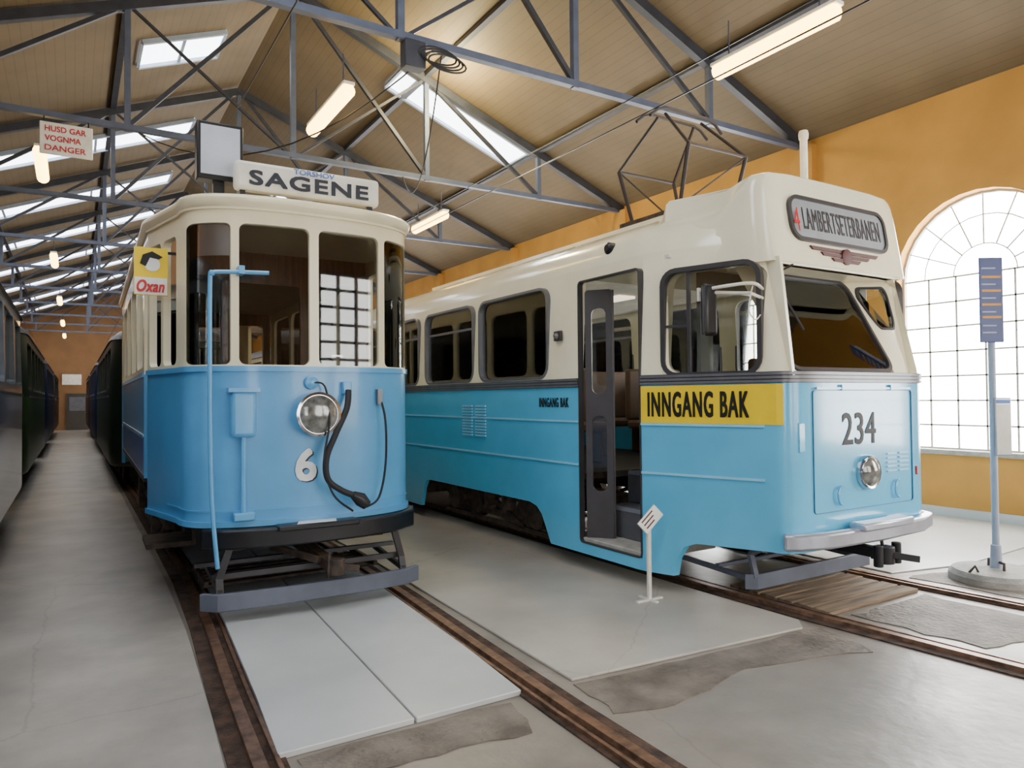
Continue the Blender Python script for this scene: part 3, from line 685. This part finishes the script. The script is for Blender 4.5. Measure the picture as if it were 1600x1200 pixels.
for z in (1.385,.985):
    b_=MB(); b_.band(sideL,z,z+.018,.012); b_.band([(-1.278,1.17),(-1.27,1.14),(-.945,.20)],z,z+.018,.012); b_.build('side_rib',M_blue2l,T2)
A=Vector((-1.275,1.165,0)); B=Vector((-.935,.17,0)); xd=(B-A).normalized(); nn=xd.cross(Vector((0,0,1)))
Mt=Matrix(((xd.x,-nn.x,0,A.x),(xd.y,-nn.y,0,A.y),(0,0,1,0),(0,0,0,1))); LT=(B-A).length
MB().band([(-1.277,1.17),(-1.27,1.14),(-.935,.17),(-.918,.11),(-.895,.07)],1.405,1.708,.006,.004).build('entry_notice_panel',M_yel,T2,smooth=0,label='yellow notice panel')
text('lettering','INNGANG BAK',Mt@Vector((.06,-.0105,1.455)),xd,(0,0,1),.85,.205,M_ink,T2,.003,.0045,space=1.16)
text('lettering','INNGANG BAK',(-1.283,2.68,1.525),(0,-1,0),(0,0,1),.50,.095,M_ink,T2,.003,.002,space=1.16)
def ts(y): return (1.165-y)*LT/(1.165-.17)
tx0,tx1=ts(.96),ts(.23)-.01
Mt3=Mt@Matrix.Translation((0,.02,0))
wfm=MB(Mt3); wfm.wframe(tx0,tx1,1.81,2.62,.1,.035,'y',-.03,.04); wfm.box(tx0+.19,tx0+.215,-.01,.02,1.81,2.62); wfm.box(tx0,tx0+.2,-.01,.02,2.18,2.2)
wfm.build('cab_window_frame',M_dgrey,T2)
MB(Mt3).prism(rrect(tx0,tx1,1.81,2.62,.1),'y',.02,.024).build('window_pane',M_glass,T2,smooth=0)
Mt2=Matrix.Scale(-1,4,(1,0,0))@Mt3
MB(Mt2).wframe(tx0,tx1,1.81,2.62,.1,.03,'y',-.012,.05).build('cab_window_frame',M_dgrey,T2)
for s in (-1,1):
    for j,(a,b) in enumerate(SW2+([(1.25,2.3)] if s>0 else [])):
        x0,x1=sorted((s*1.21,s*1.285))
        f=MB().wframe(a,b,1.83,2.71,.12,.025,'x',x0,x1)
        if 1<=j<=3: f.box(s*1.24-.01,s*1.24+.01,a,b,2.44,2.465)
        f.build('side_window_frame',M_grey,T2)
        MB().prism(rrect(a,b,1.83,2.71,.12),'x',s*1.235-.003,s*1.235+.003).build('window_pane',M_glass,T2,smooth=0)
MB().box(-1.225,-1.222,2.6,2.85,2.05,2.66).build('window_poster',mat('poster_ink',(70,140,190),.5,rgb2=(200,170,70),scale=9),T2,smooth=0)
MB().box(-1.225,-1.222,4.12,4.3,2.3,2.6).build('window_poster',M_bluet,T2,smooth=0)
MB().wframe(1.185,2.015,.285,2.695,.035,.010,'x',-1.285,-1.23).build('door_frame',M_dgrey,T2)
M_leaf=mat('door_leaf_grey',(74,70,72),.4)
for (p,q) in (((-1.22,1.99),(-1.06,1.79)),((-1.06,1.79),(-.90,1.99))):
    p=Vector((p[0],p[1],0));q=Vector((q[0],q[1],0)); d=(q-p).normalized(); w=(q-p).length
    Mx=Matrix(((d.x,-d.y,0,p.x),(d.y,d.x,0,p.y),(0,0,1,0),(0,0,0,1)))
    lf=MB(Mx).prism(rrect(0,w,.30,2.62,.03),'y',-.015,.015).build('door_leaf',M_leaf,T2)
    c_=MB(Mx).prism(rrect(.06,w-.06,1.65,2.45,.06),'y',-.1,.1); c_.prism(rrect(.06,w-.06,.75,1.45,.06),'y',-.1,.1)
    cut(lf,c_)
    MB(Mx).prism(rrect(.05,w-.05,1.63,2.47,.06),'y',-.003,.003).build('door_glass',M_glass,lf,smooth=0)
    MB(Mx).prism(rrect(.05,w-.05,.73,1.47,.06),'y',-.003,.003).build('door_glass',M_glass,lf,smooth=0)
MB().box(-1.25,-.4,1.18,2.02,.26,.32).build('door_step',M_conc,T2,bevel=.01)
MB().box(-.98,-.4,1.18,2.02,.32,.60).build('door_step',M_grey,T2,bevel=.01)
MB().box(-.70,-.2,1.18,2.02,.60,.9).build('door_step',M_grey,T2,bevel=.01)
for x,z in ((-.985,.60),(-.705,.9)): MB().box(x,x+.03,1.2,2.0,z-.03,z+.006).build('step_nosing',M_silver,T2)
MB().tube([(-.9,1.3,.60),(-.9,1.3,2.6)],.017,8).build('grab_pole',M_chrome,T2)
MB().tube(smooth_pts([(-.85,1.35,.9),(-.85,1.35,1.7),(-.85,1.5,1.8),(-.6,1.55,1.8)]),.017,8).build('grab_pole',M_chrome,T2)
MB().box(-1.2,1.2,2.1,L2-.3,.84,.90).build('cabin_floor',M_dark,T2)
MB().box(-.2,1.2,.9,2.1,.84,.90).build('cabin_floor',M_dark,T2)
MB().box(-.85,.85,.30,1.0,.84,.90).build('cab_floor',M_dark,T2)
MB().box(-.8,.8,.16,.5,.9,1.72).build('dashboard',M_dark,T2,bevel=.03)
MB().box(-1.15,1.15,.95,L2-.5,2.76,2.79).build('inner_ceiling',M_white,T2)
for k in range(4): MB().box(-.12,.12,2.8+2.2*k,3.9+2.2*k,2.735,2.762).build('cabin_fill_light',E_int,T2,smooth=0)  # invented glowing strips, added to brighten the interior behind the side windows
cpz=MB().prism(rrect(-.75,1.15,.9,2.76,.02),'y',1.0,1.04).build('cab_partition',M_olive,T2,smooth=0)
cut(cpz,MB().prism(rrect(-.6,.1,1.75,2.55,.06),'y',.9,1.2),0)
MB().box(.72,.90,.52,.99,.9,2.60).build('blocking_cabinet',M_olive,T2,bevel=.015)  # invented cabinet, added to block the bright wall behind the windscreen
ds=MB().box(-.25,.2,.62,.9,1.2,1.3); ds.box(-.25,.2,.86,.94,1.3,1.95); ds.box(-.06,.0,.7,.78,.9,1.2); ds.build('driver_seat',M_seat,T2,bevel=.03)
for k in range(9):
    y=2.7+.85*k
    for x0 in (-1.12,.25):
        q=MB().box(x0,x0+.85,y,y+.42,1.25,1.35); q.box(x0,x0+.85,y+.38,y+.46,1.35,1.95); q.box(x0+.1,x0+.16,y+.1,y+.3,.9,1.25); q.box(x0+.7,x0+.76,y+.1,y+.3,.9,1.25)
        q.build('passenger_seat',M_seat,T2,bevel=.03)
vg=MB()
for c in (3.9,4.22):
    for k in range(11): vg.box(-1.295,-1.278,c-.12,c+.12,1.18+.034*k,1.18+.034*k+.018)
vg.build('vent_grille',M_blue2l,T2)
MB().disc((-1.285,2.34,2.22),'x',[(.02,.028),(-.03,.028),(-.05,.015)],16).build('marker_lamp',M_lens,T2)
MB().box(-1.30,-1.27,2.28,2.40,2.17,2.27).build('marker_base',M_dgrey,T2,bevel=.01)
MB().disc((-1.16,1.66,2.96),'x',[(.06,.055),(-.05,.055),(-.07,.03)],18).build('door_lamp',M_black,T2)
def fpanel(x0,x1,z0,z1,y=-.002): return MB().ring(rrect(x0,x1,z0,z1,.03),rrect(x0+.005,x1-.005,z0+.005,z1-.005,.025),'y',y,y+.03)
fpanel(-.65,.66,.74,1.66).build('front_hatch_seam',M_seam,T2)
MB().box(-.62,.62,-.015,.0,1.665,1.68).build('hatch_drip_rail',M_blue2,T2)
for x in (-.3,.35): MB().box(x-.02,x+.02,-.02,.0,1.66,1.70).build('hatch_hinge',M_blue2,T2)
text('fleet_number','234',(-.30,-.001,1.235),(1,0,0),(0,0,1),.44,.25,M_ink,T2,.002,.003,'black fleet number')
hl=MB().disc((0,0,1.016),'y',[(.03,.13),(-.03,.135),(-.05,.125),(-.045,.11)],32).build('headlight',M_chrome,T2)
MB().disc((0,0,1.016),'y',[(-.044,.112),(-.07,.08),(-.082,.03),(-.083,.01)],32).build('headlight_lens',M_lens,hl)
lv=MB()
for k in range(5):
    for x in (.28,.45): lv.box(x,x+.13,-.012,.003,1.0+.035*k,1.012+.035*k)
lv.build('front_louvre',M_blue2l,T2)
for x in (-.34,.42):
    MB().tube([(x+.05*math.cos(a),-.02,.86+.07*math.sin(a)) for a in [math.pi*.5+math.pi*k/8 for k in range(9)]],.010,6).build('hatch_handle',M_blue2,T2)
MB().box(.72,.74,.0,.04,.95,1.02).build('reflector',M_red,T2)
MB().box(-.80,-.73,.01,.05,1.2,1.42).build('side_flap',M_blue2,T2,bevel=.008)
bp=[(-.885,.10),(-.84,.05),(-.6,-.02),(0,-.05),(.6,-.02),(.86,.06),(.93,.2),(.96,.36)]
MB().band(bp,.50,.62,.10,-.02).build('bumper',M_silver,T2,bevel=.02)
MB().band([(-.3,-.04),(0,-.05),(.35,-.04)],.6,.66,.14,.0).build('bumper_step',M_silver,T2,bevel=.015)
uf=MB()
for s in (-1,1): uf.box(min(s*.55,s*.65),max(s*.55,s*.65),.2,L2-.3,.5,.66)
for y in (.15,1.0,2.2,5.9,7.6,11.3): uf.box(-.8,.8,y,y+.1,.5,.64)
uf.build('underframe',M_iron,T2)
for yc in (4.0,9.4):
    for s in (-1,1):
        bg=MB(); x=s*1.0
        bg.prism([(yc-1.4,.40),(yc-1.2,.52),(yc-.5,.50),(yc-.35,.3),(yc+.35,.3),(yc+.5,.50),(yc+1.2,.52),(yc+1.4,.40),(yc+1.2,.30),(yc+.45,.22),(yc-.45,.22),(yc-1.2,.30)],'x',min(x,x-s*.1),max(x,x-s*.1))
        for y in (yc-.95,yc+.95): bg.disc((x,y,.36),'x',[(-.1,.15),(.08,.15),(.11,.08)],18)
        for y in (yc-.2,yc+.2): bg.disc((x-s*.03,y,0),'z',[(.28,.09),(.55,.09)],14)
        bg.bar((x+s*.02,yc-.6,.18),(x+s*.02,yc,.40),.04,.05); bg.bar((x+s*.02,yc+.6,.18),(x+s*.02,yc,.40),.04,.05); bg.bar((x+s*.02,yc-1.3,.16),(x+s*.02,yc+1.3,.16),.04,.05)
        bg.build('bogie_frame',M_iron,T2)
        for y in (yc-.95,yc+.95):
            MB().disc((s*.745,y,.396),'x',[(-.06,.33),(-.05,.36),(-.02,.36),(-.01,.335),(.05,.33),(.05,.26),(.02,.25),(.02,.1),(.06,.09)],28).build('wheel',M_iron,T2)
    for y in (yc-.95,yc+.95): MB().tube([(-.8,y,.396),(.8,y,.396)],.05,10).build('axle',M_iron,T2)
MB().box(-.9,.9,6.2,7.5,.25,.6).build('battery_box',M_iron,T2,bevel=.02)
MB().band([(-.76,.56),(-.70,.50),(.8,.50),(.88,.56)],.09,.21,.02,.02).build('lifeguard_board',M_plow,T2,bevel=.005)
lg=MB()
for x in (-.7,.75): lg.bar((x,.5,.18),(x,.55,.36),.03,.05); lg.bar((x,.55,.36),(x*.95,.3,.5),.03,.05); lg.bar((x,.5,.16),(x,1.3,.2),.03,.04)
lg.bar((-.7,.9,.2),(.75,.9,.2),.04,.03)
lg.build('lifeguard_bracket',M_plow,T2)
cp=MB().bar((0,.9,.42),(0,-.1,.40),.08,.08); cp.disc((0,-.14,0),'z',[(.33,.07),(.46,.07)],16); cp.bar((0,-.16,.40),(.12,-.34,.38),.04,.05); cp.bar((-.12,-.12,.40),(.12,-.12,.40),.05,.06); cp.disc((.12,-.16,0),'z',[(.32,.035),(.48,.035)],12); cp.disc((-.12,-.16,0),'z',[(.32,.035),(.48,.035)],12); cp.tube([(0,-.12,.46),(0,-.1,.62)],.014,8)
cp.build('coupler',M_black,T2,bevel=.008)
MB().box(-1.33,-1.19,.40,.46,2.07,2.46).build('side_mirror',M_black,T2,bevel=.03)
ar=MB().tube(smooth_pts([(-.92,.22,2.42),(-1.1,.16,2.44),(-1.22,.3,2.43),(-1.27,.52,2.42)]),.013,8); ar.tube([(-.92,.22,2.35),(-1.1,.18,2.37),(-1.25,.46,2.40)],.013,8); ar.tube([(-1.27,.52,2.44),(-1.27,.52,2.34)],.015,8)
ar.tube(smooth_pts([(-1.1,.16,2.42),(-1.12,.18,2.25),(-1.05,.18,2.18),(-.97,.2,2.22)]),.005,6)
ar.build('mirror_arm',M_white,T2)
MB().tube([(-.72,.10,2.60),(-.70,.30,2.55),(-.55,.14,2.12)],.010,6).build('windscreen_wiper',M_black,T2)
rw=MB().box(-.66,-.55,1.45,6.5,3.26,3.30); rw.box(.55,.66,1.45,6.5,3.26,3.30)
for y in (1.5,2.8,4.1,5.4): rw.box(-.66,-.55,y,y+.08,3.15,3.26); rw.box(.55,.66,y,y+.08,3.15,3.26)
rw.build('roof_walkway',M_cream2,T2)
pg=MB()
yc=1.95
for x in (-.38,.38):
    pg.bar((x,yc-.5,3.42),(x,yc+.5,3.42),.03,.04)
    for y in (yc-.4,yc+.4): pg.disc((x,y,0),'z',[(3.18,.04),(3.24,.05),(3.28,.04),(3.34,.05),(3.40,.03)],12)
for y in (yc-.36,yc+.36): pg.bar((-.38,y,3.43),(.38,y,3.43),.04,.04)
pg.build('pantograph_base',M_iron,T2)
M_panto=mat('dark_pantograph_steel',(44,34,30),.6)
pa=MB()
for x in (-.36,.36):
    pa.tube([(x,yc-.34,3.44),(x*1.1,yc-.5,4.0)],.02,6); pa.tube([(x,yc+.34,3.44),(x*1.1,yc+.5,4.0)],.02,6)
    pa.tube([(x*1.1,yc-.5,4.0),(x*.7,yc-.05,4.46)],.016,6); pa.tube([(x*1.1,yc+.5,4.0),(x*.7,yc+.05,4.46)],.016,6)
for y in (yc-.5,yc+.5): pa.tube([(-.4,y,4.0),(.4,y,4.0)],.014,6)
pa.tube([(-.36,yc-.34,3.45),(.4,yc-.5,4.0)],.009,6); pa.tube([(.36,yc+.34,3.45),(-.4,yc+.5,4.0)],.009,6)
pa.build('pantograph_arm',M_panto,T2)
ph=MB()
for y in (yc-.10,yc+.10):
    ph.tube([(-.5,y,4.38),(-.4,y,4.46),(-.3,y,4.49),(.3,y,4.49),(.4,y,4.46),(.5,y,4.38)],.016,8)
ph.build('contact_strip',M_panto,T2)
# ---------------------------------------------------------------- background trams
def bg_tram(label,x,y0,L,w,low,up,roofm,nw,panto=False):
    T=top('parked_tram',label,'tram',(x,y0,0),group='trams parked along the hall')
    hf=[(0,0),(w*.6,.03),(w*.8,.1),(w*.92,.25),(w*.98,.5),(w,.9)]
    R=hf+[(a,L-b) for a,b in reversed(hf)]; F=R+[(-a,b) for a,b in reversed(R[1:-1])]
    def P(z,i=0): return [(a*(w-i)/w,L/2+(b-L/2)*(L/2-i)/(L/2),z) for a,b in F]
    MB().loft([P(.45,.02),P(.5),P(1.72)]+[P(1.72,.05),P(.45,.07)],cyc=True).build('lower_body',low,T)
    u=MB().loft([P(1.72),P(2.75,.03),P(2.75,.08),P(1.72,.06)],cyc=True).build('upper_body',up,T)
    cb=MB(); pit=(L-1.4)/nw
    for k in range(nw):
        a=.7+pit*k+.08;b=.7+pit*(k+1)-.08; cb.prism(rrect(a,b,1.82,2.62,.08),'x',-2,2)
    for a,b in ((-w*.72,-.06),(.06,w*.72)): cb.prism(rrect(a,b,1.85,2.62,.08),'y',-1,.8)
    cut(u,cb)
    g=MB()
    g.box(-w+.06,-w+.065,.6,L-.6,1.75,2.7);g.box(w-.065,w-.06,.6,L-.6,1.75,2.7);g.box(-w*.75,w*.75,.1,.105,1.8,2.7)
    g.build('window_glass',M_glassd,T,smooth=0)
    MB().loft([P(2.74,.0),P(2.82,.04),P(2.92,.16),P(3.0,.36),P(3.05,.6),P(3.07,.85)]).build('roof',roofm,T,smooth=60)
    MB().box(-w+.1,w-.1,.3,L-.3,.8,.86).build('cabin_floor',M_dark,T)
    for s in (-1,1): MB().box(min(s*(w-.03),s*(w+.012)),max(s*(w-.03),s*(w+.012)),.9,L-.9,1.70,1.73).build('belt_moulding',M_grey,T)
    MB().box(-w*.8,w*.8,-.1,.1,.5,.66).build('bumper',M_black,T,bevel=.02)
    MB().box(-.85,.85,.6,L-.6,.46,.56).build('underframe',M_iron,T)
    for y in (L*.22,L*.38,L*.68,L*.84):
        for s in (-1,1): MB().disc((s*.745,y,.396),'x',[(-.05,.36),(-.01,.36),(0,.33),(.05,.33),(.05,.1),(.1,.08)],18).build('wheel',M_iron,T)
    MB().disc((0,0,1.15),'y',[(.03,.12),(-.05,.13),(-.06,.1)],18).build('headlight',M_lens,T)
    if panto:
        q=MB(); c=L*.3
        for X in (-.45,.45):
            q.tube([(X,c-.5,3.06),(X,c-.9,3.5),(X*.7,c,4.0)],.02,6); q.tube([(X,c+.5,3.06),(X,c+.9,3.5),(X*.7,c,4.0)],.02,6)
        q.tube([(-.75,c,3.9),(-.5,c,4.02),(.5,c,4.02),(.75,c,3.9)],.02,6)
        q.build('pantograph',M_black,T)
    return T
bg_tram('pale blue tram with glossy sides beside the aisle',-1.75,-.6,13.0,1.17,M_pale,M_pale2,M_dgrey,8)
bg_tram('green tram parked nose to tail',-1.75,13.6,9.5,1.12,M_green,M_dgreen,M_dgrey,6)
bg_tram('dark navy tram parked nose to tail',-1.75,24.2,9.5,1.12,M_navy,M_navy,M_dgrey,6)
bg_tram('brown and dark tram near the end wall',-1.75,34.8,9.5,1.12,M_brown,M_dark,M_dgrey,6)
bg_tram('dark green tram parked behind the older tram',1.66,14.4,9.5,1.1,M_dgreen,M_dgreen,M_dgrey,6)
bg_tram('navy tram parked further down the hall',1.66,24.8,9.5,1.1,M_navy,M_navy,M_dgrey,6)
bg_tram('brown tram near the end wall',1.66,35.2,9.5,1.1,M_brown,M_brown,M_dgrey,6)
bg_tram('blue and cream tram behind the bogie tram',5.31,16.6,11,1.2,M_dblue,M_cream,M_grey,6,panto=True)
# ---------------------------------------------------------------- small standing things
ss=top('information_stand','small white metal stand with tilted caption plate','sign stand',(3.86,4.22,.018))
MB().box(-.13,.13,-.015,.015,0,.015).build('stand_foot',M_white,ss,bevel=.003)
MB().box(-.015,.015,-.09,.12,0,.015).build('stand_foot',M_white,ss,bevel=.003)
MB().box(-.016,.016,-.012,.012,.01,.62).build('stand_post',M_white,ss,bevel=.003)
Mc=Matrix.Translation((0,-.02,.64))@Matrix.Rotation(math.radians(-38),4,'Y')@Matrix.Rotation(math.radians(-20),4,'X')
MB(Mc).box(-.11,.11,-.008,.008,-.055,.055).build('caption_plate',M_white,ss,bevel=.003)
tl=MB(Mc)
for k in range(3): tl.box(-.08,.06-.02*k,-.0095,-.008,.03-.03*k,.04-.03*k)
tl.build('caption_print',M_bronze,ss)
ps=top('tram_stop_post','tall grey tram stop post with blue flag on concrete base','stop sign',(6.82,3.07,.006),math.radians(-32))
MB().disc((0,0,0),'z',[(0,.36),(.05,.36),(.09,.33),(.10,.10),(.11,.06)],36).build('concrete_base',M_conc,ps)
MB().tube([(0,0,.08),(0,0,2.8)],.028,14).build('post',M_lgrey,ps)
lug=MB().tube([(0,-.1,.1),(0,-.1,.16),(0,.1,.16),(0,.1,.1)],.012,6); lug.tube([(-.22,-.1,.09),(-.26,-.12,.15),(-.3,-.1,.09)],.01,6); lug.build('lifting_lug',M_iron,ps)
MB().disc((0,0,0),'z',[(.08,.05),(.3,.04),(.31,.028)],16).build('post_sleeve',M_lgrey,ps)
MB().box(-.12,.085,-.04,-.028,2.06,2.80).build('flag_plate',M_flag,ps,bevel=.01)
M_or=mat('orange_print',(220,150,40),.5)
for z in (2.62,2.5,2.38,2.27): MB().box(-.10,.065,-.0425,-.04,z,z+.02).build('flag_stripe',M_or,ps,smooth=0)
for z in (2.70,2.56,2.44,2.32,2.2,2.14): MB().box(-.10,.02,-.0425,-.04,z,z+.012).build('flag_print',M_lgrey,ps,smooth=0)
MB().box(-.01,.13,-.045,-.03,1.08,1.58).build('timetable_case',M_silver,ps,bevel=.008)
MB().box(.0,.12,-.047,-.045,1.1,1.52).build('timetable_sheet',M_white,ps,smooth=0)
MB().box(.0,.12,-.048,-.046,1.53,1.56).build('timetable_header',M_bluet,ps,smooth=0)
wp=top('white_pole','tall white painted pole with round cap standing beside the tram','pole',(7.5,5.39,.014))
MB().tube([(0,0,0.02),(0,0,4.72)],.045,14).build('pole_shaft',M_white,wp)
MB().disc((0,0,0),'z',[(4.70,.055),(4.76,.06),(4.80,.05)],16).build('pole_cap',M_white,wp)
MB().disc((0,0,0),'z',[(.0,.12),(.05,.12),(.06,.06)],16).build('pole_base',M_grey,wp)
# ---------------------------------------------------------------- lights
l=bpy.data.lights.new('sun_glow','POINT'); l.energy=420; l.color=(1,.84,.45); l.shadow_soft_size=.3
o=bpy.data.objects.new('skylight_glow',l); COL.objects.link(o); o.location=(5.3,10.7,6.85)
w=bpy.data.worlds.new('world'); SC.world=w; w.use_nodes=True; w.node_tree.nodes['Background'].inputs[0].default_value=(.9,.95,1,1); w.node_tree.nodes['Background'].inputs[1].default_value=1
# ---------------------------------------------------------------- camera
cam=bpy.data.cameras.new('camera'); cam.sensor_width=36; cam.lens=36*1110/1600; cam.clip_start=.05; cam.clip_end=200
co=bpy.data.objects.new('camera',cam); COL.objects.link(co); co.location=(0,0,1.62)
yaw=math.radians(31.7);pit=math.radians(1.13)
f=Vector((math.sin(yaw)*math.cos(pit),math.cos(yaw)*math.cos(pit),math.sin(pit)))
q=f.to_track_quat('-Z','Y'); co.rotation_mode='QUATERNION'; co.rotation_quaternion=q@Matrix.Rotation(math.radians(-.5),3,'Z').to_quaternion()
SC.camera=co
